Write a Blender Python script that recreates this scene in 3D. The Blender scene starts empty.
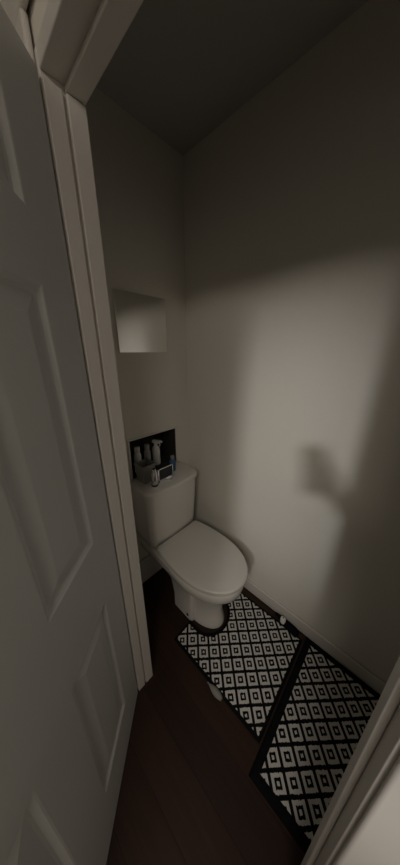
import bpy, bmesh, math, random
from mathutils import Vector, Matrix, Euler
random.seed(4)
scene = bpy.context.scene
C = scene.collection

# ------------------------------------------------------------------ materials
def nodes_of(name):
    m = bpy.data.materials.new(name); m.use_nodes = True
    nt = m.node_tree
    return m, nt, nt.nodes['Principled BSDF']

def simple(name, col, rough=0.5, metal=0.0, bump=0.0, scale=60.0, var=0.0, coat=0.0, spec=0.5):
    m, nt, b = nodes_of(name)
    b.inputs['Base Color'].default_value = (*col, 1)
    b.inputs['Roughness'].default_value = rough
    b.inputs['Metallic'].default_value = metal
    b.inputs['Coat Weight'].default_value = coat
    b.inputs['Specular IOR Level'].default_value = spec
    tc = nt.nodes.new('ShaderNodeTexCoord')
    n = nt.nodes.new('ShaderNodeTexNoise'); n.inputs['Scale'].default_value = scale; n.inputs['Detail'].default_value = 4
    nt.links.new(tc.outputs['Object'], n.inputs['Vector'])
    if var:
        r = nt.nodes.new('ShaderNodeMix'); r.data_type = 'RGBA'
        r.inputs[6].default_value = (*[c*(1-var) for c in col], 1)
        r.inputs[7].default_value = (*[min(1, c*(1+var)) for c in col], 1)
        nt.links.new(n.outputs['Fac'], r.inputs[0]); nt.links.new(r.outputs[2], b.inputs['Base Color'])
    if bump:
        bp = nt.nodes.new('ShaderNodeBump'); bp.inputs['Strength'].default_value = bump; bp.inputs['Distance'].default_value = 0.002
        nt.links.new(n.outputs['Fac'], bp.inputs['Height']); nt.links.new(bp.outputs['Normal'], b.inputs['Normal'])
    return m

def wood_floor(name):
    m, nt, b = nodes_of(name)
    L = nt.links
    tc = nt.nodes.new('ShaderNodeTexCoord')
    mp = nt.nodes.new('ShaderNodeMapping'); mp.inputs['Rotation'].default_value = (0, 0, math.pi/2)
    L.new(tc.outputs['Object'], mp.inputs['Vector'])
    br = nt.nodes.new('ShaderNodeTexBrick')
    br.inputs['Scale'].default_value = 1.0; br.inputs['Brick Width'].default_value = 1.2; br.inputs['Row Height'].default_value = 0.13
    br.inputs['Mortar Size'].default_value = 0.0015; br.inputs['Color1'].default_value = (0.055, 0.025, 0.015, 1)
    br.inputs['Color2'].default_value = (0.032, 0.015, 0.010, 1); br.inputs['Mortar'].default_value = (0.02, 0.01, 0.007, 1)
    L.new(mp.outputs['Vector'], br.inputs['Vector'])
    mp2 = nt.nodes.new('ShaderNodeMapping'); mp2.inputs['Scale'].default_value = (60, 4, 4)
    L.new(tc.outputs['Object'], mp2.inputs['Vector'])
    n = nt.nodes.new('ShaderNodeTexNoise'); n.inputs['Scale'].default_value = 1.0; n.inputs['Detail'].default_value = 6
    L.new(mp2.outputs['Vector'], n.inputs['Vector'])
    mx = nt.nodes.new('ShaderNodeMix'); mx.data_type = 'RGBA'; mx.blend_type = 'MULTIPLY'; mx.inputs[0].default_value = 0.7
    L.new(br.outputs['Color'], mx.inputs[6]); L.new(n.outputs['Fac'], mx.inputs[7]); L.new(mx.outputs[2], b.inputs['Base Color'])
    b.inputs['Roughness'].default_value = 0.55
    b.inputs['Specular IOR Level'].default_value = 0.3
    return m

def rug_mat(name, hx, hy, border, off=(0, 0), cell=0.081):
    """diamond lattice woven into the rug, black border all round (rug's own coordinates)"""
    m, nt, b = nodes_of(name)
    L = nt.links
    def M(op, a, c=None):
        n = nt.nodes.new('ShaderNodeMath'); n.operation = op
        for i, v in enumerate((a, c)):
            if v is None: continue
            if isinstance(v, (int, float)): n.inputs[i].default_value = v
            else: L.new(v, n.inputs[i])
        return n.outputs[0]
    tc = nt.nodes.new('ShaderNodeTexCoord')
    ns = nt.nodes.new('ShaderNodeTexNoise'); ns.inputs['Scale'].default_value = 160
    L.new(tc.outputs['Object'], ns.inputs['Vector'])
    sp = nt.nodes.new('ShaderNodeSeparateXYZ'); L.new(tc.outputs['Object'], sp.inputs[0])
    jit = M('MULTIPLY', M('SUBTRACT', ns.outputs['Fac'], 0.5), 0.006)
    x = M('ADD', sp.outputs[0], jit); y = M('ADD', sp.outputs[1], jit)
    u = M('DIVIDE', M('ADD', x, off[0]), cell); v = M('DIVIDE', M('ADD', y, off[1]), cell)
    a = M('ABSOLUTE', M('SUBTRACT', M('FRACT', M('ADD', M('ADD', u, v), 50)), 0.5))
    c = M('ABSOLUTE', M('SUBTRACT', M('FRACT', M('ADD', M('SUBTRACT', u, v), 50)), 0.5))
    d = M('MULTIPLY', M('MAXIMUM', a, c), 2.0)
    ring = M('MULTIPLY', M('LESS_THAN', d, 0.80), M('GREATER_THAN', d, 0.44))
    dot = M('LESS_THAN', d, 0.17)
    w = M('MAXIMUM', ring, dot)
    inx = M('LESS_THAN', M('ABSOLUTE', sp.outputs[0]), hx - border)
    iny = M('LESS_THAN', M('ABSOLUTE', sp.outputs[1]), hy - border)
    w = M('MULTIPLY', w, M('MULTIPLY', inx, iny))
    mx = nt.nodes.new('ShaderNodeMix'); mx.data_type = 'RGBA'
    mx.inputs[6].default_value = (0.006, 0.006, 0.007, 1); mx.inputs[7].default_value = (0.60, 0.59, 0.57, 1)
    L.new(w, mx.inputs[0]); L.new(mx.outputs[2], b.inputs['Base Color'])
    b.inputs['Roughness'].default_value = 0.95; b.inputs['Specular IOR Level'].default_value = 0.1
    bp = nt.nodes.new('ShaderNodeBump'); bp.inputs['Strength'].default_value = 0.5; bp.inputs['Distance'].default_value = 0.003
    L.new(ns.outputs['Fac'], bp.inputs['Height']); L.new(bp.outputs['Normal'], b.inputs['Normal'])
    return m

WALL = simple('wall_paint', (0.74, 0.71, 0.65), 0.7, bump=0.12, scale=45, var=0.02, spec=0.3)
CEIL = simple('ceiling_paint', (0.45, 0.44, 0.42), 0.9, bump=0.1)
GLOSS = simple('gloss_white_paint', (0.66, 0.63, 0.59), 0.4, bump=0.05, scale=20)
DOORP = simple('door_paint', (0.57, 0.575, 0.57), 0.42, bump=0.12, scale=90)
FLOOR = wood_floor('dark_wood_laminate')
CERAM = simple('white_ceramic', (0.68, 0.66, 0.62), 0.12, coat=0.3)
SEATM = simple('white_seat_plastic', (0.62, 0.60, 0.56), 0.22)
BLACKP = simple('black_plastic', (0.01, 0.01, 0.011), 0.4)
CHROME = simple('chrome', (0.75, 0.75, 0.76), 0.18, metal=1.0)
RECESS_SHADE = simple('recess_shade', (0.035, 0.032, 0.03), 0.9, bump=0.3)  # near-black lining: the recess's shadow is put into its colour
WHITEP = simple('white_plastic', (0.85, 0.85, 0.83), 0.35)
GREYP = simple('grey_plastic', (0.26, 0.26, 0.25), 0.5)
GREYB = simple('pale_grey_plastic', (0.42, 0.42, 0.42), 0.45)
BLUEP = simple('blue_plastic', (0.03, 0.10, 0.21), 0.35)
BACKING = simple('grey_rug_backing', (0.26, 0.25, 0.23), 0.9, bump=0.4, scale=200)
BLACKC = simple('black_rug_cloth', (0.006, 0.006, 0.007), 0.95, bump=0.4, scale=200, spec=0.1)
BRASS = simple('dull_steel', (0.5, 0.48, 0.45), 0.35, metal=1.0)
m, nt, b = nodes_of('mirror_glass')
b.inputs['Base Color'].default_value = (0.95, 0.95, 0.94, 1); b.inputs['Metallic'].default_value = 1; b.inputs['Roughness'].default_value = 0.09
MIRROR = m

# ------------------------------------------------------------------ helpers
def obj(name, bm, mat, parent=None, smooth=False, bevel=0.0, seg=2, autosmooth=None):
    me = bpy.data.meshes.new(name)
    bmesh.ops.recalc_face_normals(bm, faces=bm.faces[:])
    bm.to_mesh(me); bm.free()
    o = bpy.data.objects.new(name, me); C.objects.link(o)
    me.materials.append(mat)
    if smooth:
        for p in me.polygons: p.use_smooth = True
    if bevel:
        md = o.modifiers.new('bevel', 'BEVEL'); md.width = bevel; md.segments = seg; md.limit_method = 'ANGLE'; md.angle_limit = math.radians(40)
        for p in me.polygons: p.use_smooth = True
        w = o.modifiers.new('wn', 'WEIGHTED_NORMAL')
    if parent is not None: o.parent = parent
    return o

def tag(o, label, cat, group=None):
    o['label'] = label; o['category'] = cat
    if group: o['group'] = group
    return o

def thing(name, label, cat, loc=(0, 0, 0), rz=0, group=None):
    o = bpy.data.objects.new(name, None); C.objects.link(o)
    o.location = loc; o.rotation_euler = (0, 0, rz); o.empty_display_size = 0.05
    return tag(o, label, cat, group)

def box(bm, x0, x1, y0, y1, z0, z1, mtx=None):
    vs = [bm.verts.new((x, y, z)) for z in (z0, z1) for y in (y0, y1) for x in (x0, x1)]
    for f in ((0, 1, 3, 2), (4, 6, 7, 5), (0, 4, 5, 1), (2, 3, 7, 6), (0, 2, 6, 4), (1, 5, 7, 3)):
        bm.faces.new([vs[i] for i in f])
    if mtx is not None:
        for v in vs: v.co = mtx @ v.co
    return vs

def boxes(*bs):
    bm = bmesh.new()
    for b_ in bs: box(bm, *b_)
    return bm

def loft(bm, rings, cap=True):
    R = [[bm.verts.new(p) for p in r] for r in rings]
    n = len(R[0])
    for a, c in zip(R, R[1:]):
        for i in range(n):
            bm.faces.new((a[i], a[(i+1) % n], c[(i+1) % n], c[i]))
    if cap:
        bm.faces.new(R[0][::-1]); bm.faces.new(R[-1])
    return R

def lathe(bm, prof, c=(0, 0, 0), n=24):
    rings = [[(c[0]+r*math.cos(2*math.pi*i/n), c[1]+r*math.sin(2*math.pi*i/n), c[2]+z) for i in range(n)] for r, z in prof]
    loft(bm, rings)

def tube(bm, pts, r, n=10):
    pts = [Vector(p) for p in pts]
    rings = []
    up = Vector((0.13, 0.31, 0.94))
    for i, p in enumerate(pts):
        d = (pts[min(i+1, len(pts)-1)] - pts[max(i-1, 0)]).normalized()
        a = d.cross(up).normalized(); c = d.cross(a).normalized()
        rr = r[i] if isinstance(r, (list, tuple)) else r
        rings.append([p + a*rr*math.cos(2*math.pi*k/n) + c*rr*math.sin(2*math.pi*k/n) for k in range(n)])
    loft(bm, rings)

def struct(name, bm, mat, **k):
    o = obj(name, bm, mat, **k); o['kind'] = 'structure'; return o

# ------------------------------------------------------------------ room dimensions (metres, camera above the origin)
XR, YB = 1.016, 1.086           # face of the long right wall, face of the back wall
XL0, XL1 = 0.237, 0.311         # hall face / room face of the doorway wall
YH, YN = 0.630, -0.072          # hinge jamb face, near jamb face
YF = -0.42                      # room's front wall
ZC = 2.40
DH = 1.985                      # head of the doorway
HX, HY0, HY1 = -3.10, -1.75, 1.75
# recess in back wall
RX0, RX1, RZ0, RZ1, RD = 0.567, 0.903, 0.800, 1.040, 0.16

struct('floor', boxes((HX, XR+0.1, HY0, HY1, -0.06, 0.0)), FLOOR)
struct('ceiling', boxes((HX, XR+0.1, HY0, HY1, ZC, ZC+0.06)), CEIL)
struct('wall_right', boxes((XR, XR+0.1, YF-0.1, YB+0.3, 0, ZC)), WALL)
struct('wall_back', boxes((XL1, RX0, YB, YB+0.1, 0, ZC), (RX1, XR, YB, YB+0.1, 0, ZC),
                          (RX0, RX1, YB, YB+0.1, 0, RZ0), (RX0, RX1, YB, YB+0.1, RZ1, ZC)), WALL)
struct('wall_front', boxes((XL1, XR, YF-0.1, YF, 0, ZC)), WALL)
struct('wall_left', boxes((XL0+0.004, XL1-0.002, YH+0.028, HY1, 0, ZC), (XL0+0.004, XL1-0.002, HY0, YN-0.028, 0, ZC),
                          (XL0+0.004, XL1-0.002, YN-0.028, YH+0.028, DH+0.03, ZC)), WALL)
struct('wall_hall_far', boxes((HX-0.1, HX, HY0, HY1, 0, ZC)), WALL)
struct('wall_hall_end', boxes((HX, XL0, HY1, HY1+0.1, 0, ZC)), WALL)
struct('wall_hall_start', boxes((HX, XL0, HY0-0.1, HY0, 0, ZC)), WALL)

# door lining with planted stop
lin = bmesh.new()
box(lin, XL0, XL1, YH, YH+0.028, 0, DH+0.03); box(lin, XL0, XL1, YN-0.028, YN, 0, DH+0.03)
box(lin, XL0, XL1, YN, YH, DH, DH+0.03)
struct('trim_1', lin, GLOSS, bevel=0.003)
st = bmesh.new()
box(st, XL0+0.0, XL0+0.034, YH-0.0095, YH-0.0002, 0.002, DH-0.012)
box(st, XL0+0.040, XL1+0.004, YH-0.010, YH-0.0002, 0.002, DH-0.012); box(st, XL0+0.040, XL1+0.004, YN+0.0002, YN+0.010, 0.002, DH-0.012)
box(st, XL0+0.040, XL1+0.004, YN+0.0002, YH-0.0002, DH-0.011, DH-0.0002)
struct('trim_2', st, GLOSS, bevel=0.003)
# architrave on the hall side
ar = bmesh.new()
box(ar, XL0-0.014, XL0-0.0005, YN-0.072, YN-0.004, 0, DH+0.07); box(ar, XL0-0.014, XL0-0.0005, YH+0.006, YH+0.072, 0, DH+0.07)
box(ar, XL0-0.014, XL0-0.0005, YN-0.072, YH+0.072, DH+0.0701, DH+0.13)
struct('trim_3', ar, GLOSS, bevel=0.005)

# skirting boards
def skirt(name, x0, x1, y0, y1, h):
    return struct(name, boxes((x0, x1, y0, y1, 0.001, h)), GLOSS, bevel=0.006)
skirt('baseboard_right', XR-0.014, XR-0.0005, YF+0.016, YB-0.028, 0.085)
skirt('baseboard_back', XL1+0.001, XR-0.001, YB-0.024, YB-0.0005, 0.185)
skirt('baseboard_left', XL1+0.0005, XL1+0.016, YH+0.03, YB-0.026, 0.10)
skirt('baseboard_front', XL1+0.001, XR-0.001, YF+0.0005, YF+0.014, 0.085)

# recess box + thin rim
rc = bmesh.new()
y0, y1 = YB+0.002, YB+RD
t_ = 0.006
box(rc, RX0, RX0+t_, y0, y1, RZ0, RZ1); box(rc, RX1-t_, RX1, y0, y1, RZ0, RZ1)
box(rc, RX0, RX1, y0, y1, RZ0, RZ0+t_); box(rc, RX0, RX1, y0, y1, RZ1-t_, RZ1); box(rc, RX0, RX1, y1-t_, y1, RZ0, RZ1)
struct('trim_4', rc, RECESS_SHADE)
rm = bmesh.new()
w_ = 0.009
box(rm, RX0-w_, RX0+0.002, YB-0.006, YB-0.0005, RZ0-w_, RZ1+w_)
box(rm, RX0+0.003, RX1+w_, YB-0.006, YB-0.0005, RZ1-0.002, RZ1+w_)
struct('trim_5', rm, GLOSS, bevel=0.001)

# ------------------------------------------------------------------ the panelled door
hd = Vector((0.723, 0.691, 0))          # leaf runs from its hinge back towards the hall
DW, DT = 0.740, 0.035
hinge = Vector((XL0-0.006, YH-0.008, 0.008))
rz = math.atan2(-hd.y, -hd.x)
DHT = DH-0.014
door = thing('door_1', 'white six panel door standing open', 'door', hinge, rz)
del door['label']; del door['category']; door['kind'] = 'structure'
# local frame: +x along the leaf away from hinge, +y normal.  visible face?  leaf body lies on the far side
def door_leaf():
    bm = bmesh.new()
    xs = [0.0, 0.112, 0.310, 0.430, 0.628, DW]
    zs = [0.0, 0.205, 0.775, 1.000, 1.612, 1.722, 1.870, DHT]
    for side in (0, 1):
        y = 0.0 if side == 0 else -DT
        s = -1 if side == 0 else 1       # inward direction
        grid = {}
        def V(x, z, dy=0.0): return bm.verts.new((x, y+s*dy, z))
        for i in range(5):
            for j in range(7):
                xa, xb, za, zb = xs[i], xs[i+1], zs[j], zs[j+1]
                if i in (1, 3) and j in (1, 3, 5):
                    prof = [(0, 0), (0.004, 0.0008), (0.013, 0.008), (0.019, 0.009), (0.024, 0.008), (0.052, 0.002), (0.056, 0.0015)]
                    prev = None
                    for ins, dep in prof:
                        q = [V(xa+ins, za+ins, dep), V(xb-ins, za+ins, dep), V(xb-ins, zb-ins, dep), V(xa+ins, zb-ins, dep)]
                        if prev:
                            for k in range(4): bm.faces.new((prev[k], prev[(k+1) % 4], q[(k+1) % 4], q[k]))
                        prev = q
                    bm.faces.new(prev)
                else:
                    bm.faces.new([V(xa, za), V(xb, za), V(xb, zb), V(xa, zb)])
    # edges
    for (xa, xb, za, zb) in ((0, 0, 0, DHT), (DW, DW, 0, DHT)):
        bm.faces.new([bm.verts.new(p) for p in ((xa, 0, za), (xa, -DT, za), (xa, -DT, zb), (xa, 0, zb))])
    for z in (0, DHT):
        bm.faces.new([bm.verts.new(p) for p in ((0, 0, z), (DW, 0, z), (DW, -DT, z), (0, -DT, z))])
    bmesh.ops.remove_doubles(bm, verts=bm.verts[:], dist=1e-5)
    return bm
SIDE = 1
leafbm = door_leaf()
leaf = obj('door_leaf', leafbm, DOORP, door)
# hinges and handle
for z in (0.22, 1.0, 1.76):
    hb = bmesh.new(); lathe(hb, [(0.0055, 0), (0.0055, 0.09)], (0.001, -DT-0.0068, z-0.045), 12)
    obj('hinge', hb, BRASS, door, smooth=False)
for s in (1, -1):
    yb = 0.0 if s == 1 else -DT
    pl = bmesh.new(); box(pl, DW-0.08, DW-0.04, min(yb, yb+s*0.006), max(yb, yb+s*0.006), 0.90, 1.05)
    po = obj('handle_plate', pl, CHROME, door, bevel=0.002)
    lv = bmesh.new(); tube(lv, [(DW-0.06, yb+s*0.004, 1.0), (DW-0.06, yb+s*0.045, 1.0), (DW-0.075, yb+s*0.05, 1.0), (DW-0.17, yb+s*0.05, 0.998)], [0.010, 0.009, 0.009, 0.007])
    obj('lever', lv, CHROME, po, smooth=True)

# ------------------------------------------------------------------ mirror
mi = tag(obj('wall_mirror', boxes((0.570, 0.863, YB-0.007, YB-0.001, 1.500, 1.768)), MIRROR, bevel=0.0025),
         'small frameless square mirror fixed to back wall above the recess', 'mirror')

# ------------------------------------------------------------------ toilet
TX = 0.722
toilet = thing('toilet', 'white close-coupled toilet with closed lid against the back wall', 'toilet', (TX, YB, 0), 0)
# local: x across, y negative towards the front (d = distance from wall)
def P(x, d, z): return (x, -d, z)
def dshape(hw_back, hw_max, L, d0, z, n=44, e=0.0, rc_=0.03):
    """D outline: square back, sides swelling, round tip. e = inset"""
    pts = []
    N = n//2
    for i in range(N+1):
        t = i/N
        # arc-like param from back corner (t=0) to tip (t=1)
        d = d0+e + (L-2*e)*math.sin(t*math.pi/2)**1.15
        q = (d-d0-e)/(L-2*e)
        if q < 0.42: hw = hw_back + (hw_max-hw_back)*math.sin(q/0.42*math.pi/2)
        else: hw = hw_max*max(0.0, 1-((q-0.42)/0.58)**2.3)**0.5
        pts.append((max(0, hw-e), d))
    # corner rounding at the back
    pts[0] = (pts[0][0]-0.006, pts[0][1])
    right = [P(w, d, z) for w, d in pts]
    left = [P(-w, d, z) for w, d in pts[:-1]][::-1]
    return right+left

# seat ring (solid, below the lid)
s = bmesh.new()
loft(s, [dshape(0.158, 0.178, 0.478, 0.203, 0.400, e=0.006), dshape(0.158, 0.178, 0.478, 0.203, 0.404),
         dshape(0.158, 0.178, 0.478, 0.203, 0.414), dshape(0.158, 0.178, 0.478, 0.203, 0.417, e=0.004)])
obj('seat', s, SEATM, toilet, smooth=True).modifiers.new('e', 'EDGE_SPLIT')
s = bmesh.new()
loft(s, [dshape(0.163, 0.183, 0.488, 0.200, 0.419, e=0.005), dshape(0.163, 0.183, 0.488, 0.200, 0.4225),
         dshape(0.163, 0.183, 0.488, 0.200, 0.432), dshape(0.163, 0.183, 0.488, 0.200, 0.4375, e=0.004),
         dshape(0.163, 0.183, 0.488, 0.200, 0.4405, e=0.012), dshape(0.163, 0.183, 0.488, 0.200, 0.443, e=0.05)])
obj('lid', s, SEATM, toilet, smooth=True).modifiers.new('e', 'EDGE_SPLIT')
for sx in (-1, 1):
    hbm = bmesh.new(); tube(hbm, [P(sx*0.055, 0.206, 0.418), P(sx*0.11, 0.206, 0.418)], 0.008, 14)
    obj('lid_hinge', hbm, WHITEP, toilet, smooth=True)

def egg(cx_d, hl_f, hl_b, hw, z, n=40, pw=2.0):
    pts = []
    for i in range(n):
        a = 2*math.pi*i/n
        ca, sa = math.cos(a), math.sin(a)
        hl = hl_f if sa > 0 else hl_b
        e = 2.0/ (pw if sa > 0 else 3.2)
        x = hw*math.copysign(abs(ca)**e, ca); d = cx_d + hl*math.copysign(abs(sa)**e, sa)
        pts.append(P(x, d, z))
    return pts
b_ = bmesh.new()
rows = [(0.0, 0.42, 0.152, 0.12, 0.092), (0.012, 0.42, 0.153, 0.12, 0.093), (0.03, 0.42, 0.144, 0.12, 0.085), (0.10, 0.42, 0.138, 0.12, 0.080),
        (0.18, 0.42, 0.146, 0.15, 0.086), (0.235, 0.41, 0.175, 0.17, 0.108), (0.275, 0.405, 0.210, 0.19, 0.138),
        (0.31, 0.405, 0.243, 0.20, 0.161), (0.335, 0.41, 0.260, 0.21, 0.172), (0.365, 0.41, 0.266, 0.21, 0.176),
        (0.392, 0.41, 0.266, 0.21, 0.176), (0.398, 0.41, 0.262, 0.21, 0.172)]
loft(b_, [egg(c, f, bk, w, z) for z, c, f, bk, w in rows])
bowl = obj('bowl', b_, CERAM, toilet, smooth=True); bowl.modifiers.new('e', 'EDGE_SPLIT').split_angle = math.radians(50)
# rear body with the trap and its side foot
r_ = bmesh.new()
rows = [(0.0, 0.27, 0.435, 0.112), (0.10, 0.265, 0.435, 0.108), (0.20, 0.24, 0.435, 0.110), (0.27, 0.18, 0.43, 0.130), (0.32, 0.08, 0.40, 0.160), (0.35, 0.03, 0.38, 0.170), (0.396, 0.02, 0.36, 0.174)]
def rr(d0, d1, hw, z, r=0.02, n=5):
    pts = []
    for (sx, dd, a0) in ((1, d1, 0), (-1, d1, 90), (-1, d0, 180), (1, d0, 270)):
        for k in range(n):
            a = math.radians(a0+90*k/(n-1))
            cx = sx*(hw-r); cd = dd-r if dd == d1 else dd+r
            pts.append(P(cx+r*math.cos(a), cd+r*math.sin(a), z))
    return pts
loft(r_, [rr(d0, d1, hw, z) for z, d0, d1, hw in rows])
back = obj('trap_body', r_, CERAM, toilet, smooth=True); back.modifiers.new('e', 'EDGE_SPLIT').split_angle = math.radians(50)
for sx in (-1, 1):
    bb = bmesh.new(); lathe(bb, [(0.009, 0), (0.009, 0.004), (0.005, 0.007)], (sx*0.099, -0.400, 0.0), 14)
    for v in bb.verts:   # cap lies against the foot's side
        x, y, z = v.co; v.co = (sx*(0.1095)+sx*(z), y, 0.03 + (x - sx*0.099))
    obj('bolt_cap', bb, BLACKP, toilet, smooth=True)

# cistern: curved front, tapering towards its foot
def cring(z, hw, d1, bulge, d0=0.012, r=0.022, n=18):
    pts = [P(hw, d0, z)]
    pts.append(P(hw, d1-r-0.004, z))
    for k in range(n+1):
        t = -1+2*k/n
        a = -t
        x = hw*a
        d = d1 + bulge*(1-a*a) - r*max(0, (abs(a)-0.88)/0.12)**2.2
        pts.append(P(x*0.9999, d, z))
    pts.append(P(-hw, d1-r-0.004, z)); pts.append(P(-hw, d0, z))
    return pts
c_ = bmesh.new()
loft(c_, [cring(0.405, 0.160, 0.168, 0.012), cring(0.418, 0.168, 0.180, 0.014), cring(0.47, 0.172, 0.185, 0.016), cring(0.62, 0.181, 0.190, 0.018), cring(0.765, 0.187, 0.193, 0.019)])
cist = obj('cistern', c_, CERAM, toilet, smooth=True); cist.modifiers.new('e', 'EDGE_SPLIT').split_angle = math.radians(45)
l_ = bmesh.new()
loft(l_, [cring(0.766, 0.190, 0.196, 0.020, d0=0.008), cring(0.769, 0.194, 0.201, 0.021, d0=0.008), cring(0.790, 0.195, 0.202, 0.021, d0=0.008), cring(0.798, 0.192, 0.199, 0.021, d0=0.008), cring(0.801, 0.184, 0.190, 0.020, d0=0.010)])
cl = obj('cistern_lid', l_, CERAM, toilet, smooth=True); cl.modifiers.new('e', 'EDGE_SPLIT').split_angle = math.radians(50)
fb = bmesh.new(); lathe(fb, [(0.019, 0), (0.019, 0.004), (0.015, 0.006)], (0, 0, 0), 24)
for v in fb.verts: v.co = (v.co.x*1.1+0.0, v.co.y*0.9-0.150, v.co.z+0.8012)
obj('flush_button', fb, CHROME, toilet)

# ------------------------------------------------------------------ things on the cistern and in the recess
ZL, ZR = 0.8015, RZ0+t_+0.0005
bas = thing('storage_basket', 'dark grey plastic basket half inside the wall recess, left of the silver can', 'basket', (0.617, 1.020, ZL+0.005))
g = bmesh.new()
hw, hd_, h, tk = 0.043, 0.042, 0.105, 0.003
def rect(a, c, z): return [(-a, -c, z), (a, -c, z), (a, c, z), (-a, c, z)]
loft(g, [rect(hw-0.006, hd_-0.006, 0.0), rect(hw, hd_, h), rect(hw-tk, hd_-tk, h), rect(hw-0.006-tk, hd_-0.006-tk, tk)])
obj('basket_body', g, GREYP, bas, bevel=0.002)
g = bmesh.new()
loft(g, [rect(hw+0.003, hd_+0.003, h-0.010), rect(hw+0.003, hd_+0.003, h+0.001), rect(hw-0.002, hd_-0.002, h+0.001), rect(hw-0.002, hd_-0.002, h-0.010)], cap=False)
obj('basket_rim', g, GREYP, bas)

def bottle(name, label, loc, r, h, bodym, capm, kind, rz=0, tilt=0):
    t = thing(name, label, 'bottle', loc, rz)
    t.rotation_euler = (0, tilt, rz)
    g = bmesh.new()
    lathe(g, [(r*0.9, 0), (r, 0.005), (r, h*0.70), (r*0.85, h*0.78), (r*0.42, h*0.86), (r*0.42, h*0.9)], n=24)
    o = obj('bottle_body', g, bodym, t, smooth=True); o.modifiers.new('e', 'EDGE_SPLIT').split_angle = math.radians(50)
    g = bmesh.new()
    if kind == 'cap':
        lathe(g, [(r*0.78, h*0.84), (r*0.82, h*0.85), (r*0.80, h*1.02), (r*0.70, h*1.04)], n=20)
        obj('cap', g, capm, t)
    else:
        lathe(g, [(r*0.5, h*0.88), (r*0.5, h*0.98)], n=20)
        obj('cap', g, capm, t)
        g = bmesh.new()
        box(g, -0.012, 0.012, -0.034, 0.020, h*0.98, h*0.98+0.020)
        box(g, -0.007, 0.007, -0.046, -0.034, h*0.98+0.005, h*0.98+0.018)
        hbm = obj('spray_head', g, capm, t, bevel=0.003)
        g = bmesh.new(); tube(g, [(0, -0.022, h*0.985), (0, -0.030, h*0.93), (0, -0.026, h*0.85)], [0.005, 0.005, 0.004])
        obj('trigger', g, capm, hbm, smooth=True)
    return t
bottle('plastic_bottle', 'white bottle with a white cap at the left end of the wall recess', (0.636, 1.128, ZR), 0.022, 0.160, WHITEP, WHITEP, 'cap')
bottle('plastic_bottle', 'grey capped bottle between the two white tops in the wall recess', (0.706, 1.130, ZR), 0.020, 0.155, GREYB, GREYB, 'cap')
bottle('spray_bottle', 'spray bottle with a white trigger head in the middle of the wall recess', (0.780, 1.140, ZR), 0.025, 0.150, WHITEP, WHITEP, 'spray', rz=0.5)

can = thing('silver_can', 'silver metal can standing on the cistern lid in front of the grey basket', 'can', (0.620, 0.940, ZL))
g = bmesh.new(); lathe(g, [(0.0165, 0), (0.018, 0.003), (0.018, 0.075), (0.0145, 0.083)], n=28)
o = obj('can_body', g, CHROME, can, smooth=True); o.modifiers.new('e', 'EDGE_SPLIT')
g = bmesh.new(); lathe(g, [(0.0125, 0.083), (0.0125, 0.099), (0.010, 0.102)], n=20); obj('cap', g, CHROME, can)
g = bmesh.new(); lathe(g, [(0.0195, 0.0), (0.0195, 0.008)], n=28); obj('base_shadow_ring', g, BLACKP, can)  # black ring standing in for the shadow at the can's foot

bx = thing('silver_framed_box', 'small black box with silver edges on the cistern lid beside the silver can', 'box', (0.700, 0.962, ZL), 0.0)
g = bmesh.new(); box(g, -0.050, 0.050, -0.016, 0.030, 0.001, 0.080); obj('box_body', g, BLACKP, bx, bevel=0.002)
g = bmesh.new()
for (a, c, z0, z1) in ((-0.052, 0.052, 0.0, 0.014), (-0.052, 0.052, 0.079, 0.083), (-0.054, -0.046, 0.0, 0.083), (0.049, 0.053, 0.0, 0.083)):
    box(g, a, c, -0.021, -0.0162, z0, z1)
obj('silver_edging', g, CHROME, bx)

bl = thing('blue_bottle', 'small blue bottle at the right end of the items on the cistern lid', 'bottle', (0.800, 1.000, ZL))
g = bmesh.new()
loft(g, [egg_ for egg_ in [[(0.022*math.cos(a)*s_, 0.014*math.sin(a)*s_, z) for a in [2*math.pi*i/28 for i in range(28)]] for s_, z in ((0.9, 0), (1, 0.004), (1, 0.066), (0.75, 0.076), (0.5, 0.080))]])
o = obj('bottle_body', g, BLUEP, bl, smooth=True); o.modifiers.new('e', 'EDGE_SPLIT').split_angle = math.radians(50)
g = bmesh.new(); lathe(g, [(0.012, 0.0805), (0.012, 0.100), (0.010, 0.102)], n=20); obj('cap', g, GREYP, bl)

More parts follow.
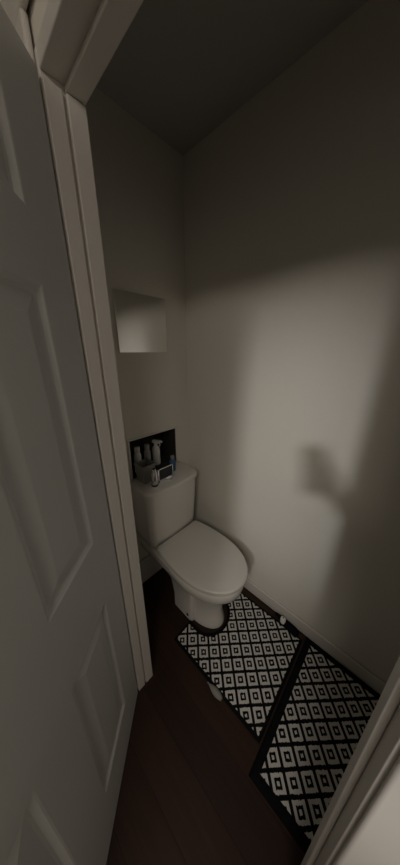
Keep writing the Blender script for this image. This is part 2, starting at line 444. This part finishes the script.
# ------------------------------------------------------------------ rugs
def rug(name, label, loc, rz_, hx, hy, th, matl, hole=None, wav=0.002, seed=0):
    """gridded soft slab, optional U-shaped cut-out from its +y edge"""
    t = thing(name, label, 'rug', loc, rz_)
    rnd = random.Random(seed)
    ph = [rnd.uniform(0, 6) for _ in range(4)]
    bm = bmesh.new()
    nx, ny = 60, 60
    def inside(x, y):
        if hole is None: return True
        hxw, yend, cx = hole
        if y > yend and abs(x-cx) < hxw: return False
        if y <= yend and (x-cx)**2 + ((y-yend)*1.15)**2 < hxw**2: return False
        return True
    V = {}
    def vert(i, j):
        if (i, j) not in V:
            x = -hx+2*hx*i/nx; y = -hy+2*hy*j/ny
            e = min(hx-abs(x), hy-abs(y))
            z = th + wav*(math.sin(x*17+ph[0])*math.cos(y*14+ph[1]) + 1)*0.5*min(1, e/0.05)
            z -= th*0.55*max(0, 1-e/0.012)**2
            V[(i, j)] = bm.verts.new((x, y, z))
        return V[(i, j)]
    for i in range(nx):
        for j in range(ny):
            if inside(-hx+2*hx*(i+.5)/nx, -hy+2*hy*(j+.5)/ny):
                bm.faces.new((vert(i, j), vert(i+1, j), vert(i+1, j+1), vert(i, j+1)))
    geom = bmesh.ops.extrude_face_region(bm, geom=bm.faces[:])
    for v in [g_ for g_ in geom['geom'] if isinstance(g_, bmesh.types.BMVert)]:
        v.co.z = 0.0
    o = obj('rug_pile', bm, matl, t, smooth=True); o.modifiers.new('e', 'EDGE_SPLIT').split_angle = math.radians(60)
    return t
hx1, hy1 = 0.238, 0.262
r1 = rug('pedestal_mat', 'black and white diamond patterned mat cut round the toilet foot', (0.725, 0.402, 0.001), math.radians(1.0), hx1, hy1, 0.010,
         rug_mat('diamond_rug', hx1, hy1, 0.012, (0.01, 0.02)), hole=(0.125, 0.195, -0.003), seed=1)
# curled left edge showing pale backing
g = bmesh.new()
rings = []
for k in range(9):
    t = k/8; y = -0.075+0.095*t; w = 0.012*math.sin(math.pi*min(1, t+0.12))+0.003
    rings.append([(-hx1-0.004+w*math.cos(a)-0.004, y-0.01*t, 0.0125+w*math.sin(a)) for a in [2*math.pi*i/12 for i in range(12)]])
loft(g, rings)
obj('curled_edge', g, BACKING, r1, smooth=True)['label'] = 'pale grey curled edge'

g = bmesh.new()
pth = [(-0.003-0.119, 0.258, 0.010)]
for k in range(17):
    a_ = math.pi+math.pi*k/16
    pth.append((-0.003+0.119*math.cos(a_), 0.195+0.119/1.15*math.sin(a_), 0.010))
pth.append((-0.003+0.119, 0.258, 0.010))
tube(g, pth, 0.0085, 8)
bd = obj('binding', g, BLACKC, r1, smooth=True); bd['label'] = 'black bound edge round the toilet foot'
# its near corner is turned up and folded along the wall
g = bmesh.new()
fold = [((0.222, 0.250, 0.016), (0.240, 0.262, 0.024), (0.300, 0.230, 0.016)),
        ((0.262, 0.315, 0.016), (0.278, 0.330, 0.030), (0.300, 0.330, 0.020)),
        ((0.275, 0.405, 0.014), (0.287, 0.408, 0.022), (0.299, 0.410, 0.014))]
rings = []
for a, bq, cq in [[(x_-0.025, y_-0.533+0.045, z_) for x_, y_, z_ in q_] for q_ in fold]:
    rings.append([a, ((a[0]+bq[0])/2, (a[1]+bq[1])/2, bq[2]-0.003), bq, ((cq[0]+bq[0])/2, (cq[1]+bq[1])/2, bq[2]-0.002), cq, (cq[0], cq[1], 0.001), (a[0], a[1], 0.0115)])
loft(g, rings)
fo = obj('turned_up_corner', g, BLACKC, r1, smooth=True); fo.modifiers.new('sub', 'SUBSURF').levels = 2; fo.modifiers['sub'].render_levels = 2
fo['label'] = 'plain black folded corner'


hx2, hy2 = 0.300, 0.262
r2 = rug('bath_mat', 'black and white diamond patterned mat in front of the pedestal mat', (0.700, -0.131, 0.0005), math.radians(0.5), hx2, hy2, 0.012,
         rug_mat('diamond_rug_wide', hx2, hy2, 0.030, (0.0, 0.03)), seed=3, wav=0.004)
# small white cap by the skirting
kn = thing('door_stop', 'small white plastic door stop on the floor by the right skirting', 'door stop', (0.975, 0.262, 0.0125))
g = bmesh.new(); lathe(g, [(0.014, 0), (0.0155, 0.003), (0.0155, 0.024), (0.012, 0.031), (0.005, 0.034)], n=24)
o = obj('stop_body', g, WHITEP, kn, smooth=True); o.modifiers.new('e', 'EDGE_SPLIT')
g = bmesh.new(); lathe(g, [(0.0035, 0.0338), (0.0035, 0.0352)], n=12); obj('screw', g, BLACKP, kn)

fwd0 = Vector((0.723*math.cos(math.radians(19.4)), 0.691*math.cos(math.radians(19.4)), -math.sin(math.radians(19.4))))

# ------------------------------------------------------------------ the photographer, standing in the hall, phone in the right hand
SKIN = simple('skin', (0.50, 0.33, 0.25), 0.55, bump=0.1, scale=200)
CLOTH = simple('dark_jersey', (0.03, 0.03, 0.035), 0.9, bump=0.4, scale=300)
DENIM = simple('dark_denim', (0.025, 0.03, 0.045), 0.9, bump=0.4, scale=400)
HAIR = simple('dark_hair', (0.02, 0.013, 0.01), 0.6, bump=0.6, scale=120)
EYE = simple('eye', (0.02, 0.015, 0.012), 0.2)
def skin_mesh(name, chains, mat, parent, sub=2):
    """chains: list of [(point, radius), ...]; a chain whose first point equals an existing one is joined there"""
    verts, rad, edges, idx = [], [], [], {}
    for ch in chains:
        prev = None
        for p, r_ in ch:
            k = tuple(round(c_, 4) for c_ in p)
            if k not in idx:
                idx[k] = len(verts); verts.append(p); rad.append(r_)
            if prev is not None and prev != idx[k]: edges.append((prev, idx[k]))
            prev = idx[k]
    me = bpy.data.meshes.new(name); me.from_pydata(verts, edges, [])
    o = bpy.data.objects.new(name, me); C.objects.link(o)
    o.modifiers.new('skin', 'SKIN').use_smooth_shade = True
    sv = me.skin_vertices[0].data
    for i, r_ in enumerate(rad):
        sv[i].radius = r_ if isinstance(r_, tuple) else (r_, r_)
        sv[i].use_root = (i == 0)
    sb = o.modifiers.new('sub', 'SUBSURF'); sb.levels = sub; sb.render_levels = sub
    me.materials.append(mat)
    if parent is not None: o.parent = parent
    return o
# person's own frame: +x forward, +y to the person's left
PO = Vector((-0.27, -0.50, 0.0)); PR = math.atan2(0.691, 0.723)
per = thing('person', 'person in dark top and jeans standing in the hall holding up a phone', 'person', PO, PR)
def loc(p):      # scene point -> person frame
    d = Vector(p)-PO; c_, s_ = math.cos(-PR), math.sin(-PR)
    return (d.x*c_-d.y*s_, d.x*s_+d.y*c_, d.z)
ph_c = Vector((0.0, 0.0, 1.5)) + Vector((0.691, -0.723, 0))*0.026 + Vector((0, 0, -0.068)) - fwd0*0.022
hp = loc(ph_c)
pel, belly, chest, nb, nk = (0, 0, .94), (0, 0, 1.08), (0, 0, 1.26), (-.01, 0, 1.40), (0.0, 0, 1.475)
shR, shL = (-.01, -.165, 1.385), (-.01, .165, 1.385)
elR = ((shR[0]+hp[0])/2-0.02, shR[1]-0.03, 1.20)
wrR = (hp[0]-.07, hp[1]-.06, hp[2]-.085)
elL, wrL = (-.03, .215, 1.10), (.06, .22, .86)
hips = [((0, s_*.09, .90), (0.0, s_*.10, .50), (-.03, s_*.10, .09)) for s_ in (1, -1)]
chains = [[(pel, .125), (belly, .115), (chest, .125), (nb, .07), (nk, .05), ((.015, 0, 1.55), .062), ((.02, 0, 1.63), .082), ((.01, 0, 1.69), .06)],
          [(nb, .07), (shR, .055), (elR, .040), (wrR, .026)], [(nb, .07), (shL, .055), (elL, .040), (wrL, .026)],
          [((.02, 0, 1.63), .082), ((.105, 0, 1.605), .014)]]
for hip, kn_, an in hips: chains.append([(pel, .125), (hip, .085), (kn_, .055), (an, .038), ((.09, an[1], .035), .028)])
palmR = ((wrR[0]+.03), (wrR[1]+.020), (wrR[2]+.045))
chains.append([(wrR, .026), (palmR, (.034, .018))])
px_, py_, pz_ = palmR
# fingers wrap the phone's far side from below/right; thumb on the near side
for k, (dz, ln) in enumerate(((.030, .95), (.008, 1.0), (-.014, .92), (-.034, .78))):
    a = (px_+.022, py_-.012, pz_+.012+dz*.8); b1 = (hp[0]+.016, hp[1]-.046, hp[2]-.005+dz)
    b2 = (hp[0]+.018, hp[1]-.046+.026*ln, hp[2]-.003+dz); b3 = (hp[0]+.017, hp[1]-.046+.046*ln, hp[2]+dz)
    chains.append([(palmR, (.034, .018)), (a, .010), (b1, .0088), (b2, .0078), (b3, .0068)])
chains.append([(palmR, (.034, .018)), ((px_-.004, py_+.012, pz_+.030), .012), ((hp[0]-.018, hp[1]-.030, hp[2]+.005), .0095), ((hp[0]-.018, hp[1]-.006, hp[2]+.028), .008)])
palmL = (wrL[0]+.015, wrL[1], wrL[2]-.05)
chains.append([(wrL, .026), (palmL, (.018, .034))])
for k, (dx, ln) in enumerate(((.030, .85), (.010, 1.0), (-.010, .95), (-.028, .78))):
    chains.append([(palmL, (.018, .034)), ((palmL[0]+dx, palmL[1]-.002, palmL[2]-.040), .0095), ((palmL[0]+dx+.006, palmL[1]-.012, palmL[2]-.040-.032*ln), .0085), ((palmL[0]+dx+.008, palmL[1]-.028, palmL[2]-.040-.056*ln), .007)])
chains.append([(palmL, (.018, .034)), ((palmL[0]+.038, palmL[1]-.012, palmL[2]-.004), .011), ((palmL[0]+.050, palmL[1]-.022, palmL[2]-.034), .009)])
skin_mesh('body', chains, SKIN, per)
up_ = lambda p, q, t: tuple(p[i]+(q[i]-p[i])*t for i in range(3))
top = [[((0, 0, .96), (.125, .165)), ((0, 0, 1.00), (.125, .160)), (belly, (.12, .15)), (chest, (.125, .165)), (nb, .082)],
       [(nb, .082), (shR, .070), (elR, .052), (up_(elR, wrR, .93), .038)], [(nb, .082), (shL, .070), (elL, .052), (up_(elL, wrL, .93), .038)]]
skin_mesh('jumper', top, CLOTH, per)
g = bmesh.new()
def ell(cx, cy, z, a_, b__): return [(cx+a_*math.cos(t), cy+b__*math.sin(t), z) for t in [2*math.pi*i/24 for i in range(24)]]
loft(g, [ell(0, 0, .83, .085, .11), ell(0, 0, .87, .118, .160), ell(0, 0, .94, .122, .172), ell(0, 0, 1.03, .110, .150)])
for hip, kn_, an in hips:
    sy = math.copysign(1, hip[1])
    loft(g, [ell(an[0], an[1], .055, .062, .055), ell(an[0], an[1], .12, .055, .050), ell(-.02, an[1], .32, .062, .058), ell(0, kn_[1], .50, .062, .060), ell(.005, kn_[1]*.95, .70, .080, .075), ell(0, sy*.088, .86, .100, .085), ell(0, sy*.085, .92, .105, .085)])
obj('trousers', g, DENIM, per, smooth=True)
for hip, kn_, an in hips:
    g = bmesh.new()
    rings = []
    for x, w, h in ((-.075, .02, .05), (-.065, .036, .085), (-.01, .040, .100), (.06, .045, .070), (.13, .048, .052), (.175, .036, .040), (.188, .015, .025)):
        rings.append([(x, an[1]+w*math.cos(a_), max(0.001, h/2+h/2*math.sin(a_))) for a_ in [2*math.pi*i/16 for i in range(16)]])
    loft(g, rings); obj('shoe', g, BLACKP, per, smooth=True)
g = bmesh.new(); bmesh.ops.create_uvsphere(g, u_segments=28, v_segments=18, radius=1)
for v in g.verts:
    x, y, z = v.co; v.co = (x*.098-.008, y*.086, z*.105+1.652)
bmesh.ops.delete(g, geom=[v for v in g.verts if v.co.x > .035 and v.co.z < 1.70 or v.co.z < 1.585], context='VERTS')
ho = obj('hair', g, HAIR, per, smooth=True); ho.modifiers.new('th', 'SOLIDIFY').thickness = 0.008
for s_ in (1, -1):
    g = bmesh.new(); bmesh.ops.create_uvsphere(g, u_segments=14, v_segments=10, radius=.010)
    for v in g.verts: v.co += Vector((.088, s_*.031, 1.635))
    obj('eye', g, EYE, per, smooth=True)
    g = bmesh.new(); bmesh.ops.create_uvsphere(g, u_segments=14, v_segments=10, radius=1)
    for v in g.verts: v.co = (v.co.x*.018+.005, v.co.y*.008+s_*.086, v.co.z*.030+1.62)
    obj('ear', g, SKIN, per, smooth=True)
g = bmesh.new(); bmesh.ops.create_uvsphere(g, u_segments=14, v_segments=10, radius=1)
for v in g.verts: v.co = (v.co.x*.008+.080, v.co.y*.024, v.co.z*.006+1.575)
obj('mouth', g, simple('lips', (0.38, 0.17, 0.14), 0.5), per, smooth=True)

phone = thing('smartphone', 'black smartphone held upright in the right hand of the person', 'phone', ph_c, 0)
phone.rotation_euler = fwd0.to_track_quat('-Z', 'Y').to_euler()
obj('phone_body', boxes((-.0375, .0375, -.076, .076, -.004, .004)), BLACKP, phone, bevel=0.0035, seg=3)
obj('screen', boxes((-.0345, .0345, -.073, .073, .0041, .0046)), simple('screen_glass', (0.01, 0.01, 0.012), 0.1), phone)
lr = Vector((-.010, .050, 0))
g = bmesh.new(); box(g, -.032, .000, .042, .072, -.0056, -.0041); cb = obj('camera_bump', g, BLACKP, phone, bevel=0.0006)


# ------------------------------------------------------------------ light: the hall lamp behind the photographer, plus an added fill
Lp = Vector((-2.05, -0.62, 2.38))
def lamp(kind, name, loc, energy, col, target=None, **k):
    ld = bpy.data.lights.new(name, kind); ld.energy = energy; ld.color = col
    for a_, v_ in k.items(): setattr(ld, a_, v_)
    lo = bpy.data.objects.new(name, ld); C.objects.link(lo); lo.location = loc
    if target is not None: lo.rotation_euler = (Vector(target)-Vector(loc)).to_track_quat('-Z', 'Y').to_euler()
    return lo
lamp('SPOT', 'hall_spotlight', Lp, 155, (1.0, 0.99, 0.965), target=(1.016, 0.46, 0.98), spot_size=math.radians(29), spot_blend=1.0, shadow_soft_size=0.11)
lamp('AREA', 'hall_fill_light', (-1.25, -0.60, 2.38), 31, (1.0, 0.905, 0.79), shape='DISK', size=1.1)  # added warm fill for the ambient light, not a known fitting

w = bpy.data.worlds.new('world'); scene.world = w; w.use_nodes = True
w.node_tree.nodes['Background'].inputs['Color'].default_value = (0, 0, 0, 1)
w.node_tree.nodes['Background'].inputs['Strength'].default_value = 0.0

# ------------------------------------------------------------------ camera
cd = bpy.data.cameras.new('camera'); co = bpy.data.objects.new('camera', cd); C.objects.link(co)
cd.sensor_fit = 'HORIZONTAL'; cd.sensor_width = 36; cd.lens = 227/400*36; cd.clip_start = 0.01
pitch = math.radians(19.4)
fwd = Vector((0.723*math.cos(pitch), 0.691*math.cos(pitch), -math.sin(pitch)))
co.location = (0, 0, 1.5)
co.rotation_euler = fwd.to_track_quat('-Z', 'Y').to_euler()
scene.camera = co

vs = scene.view_settings
vs.view_transform = 'Standard'; vs.look = 'None'; vs.gamma = 1; vs.use_curve_mapping = False
vs.exposure = 0.0
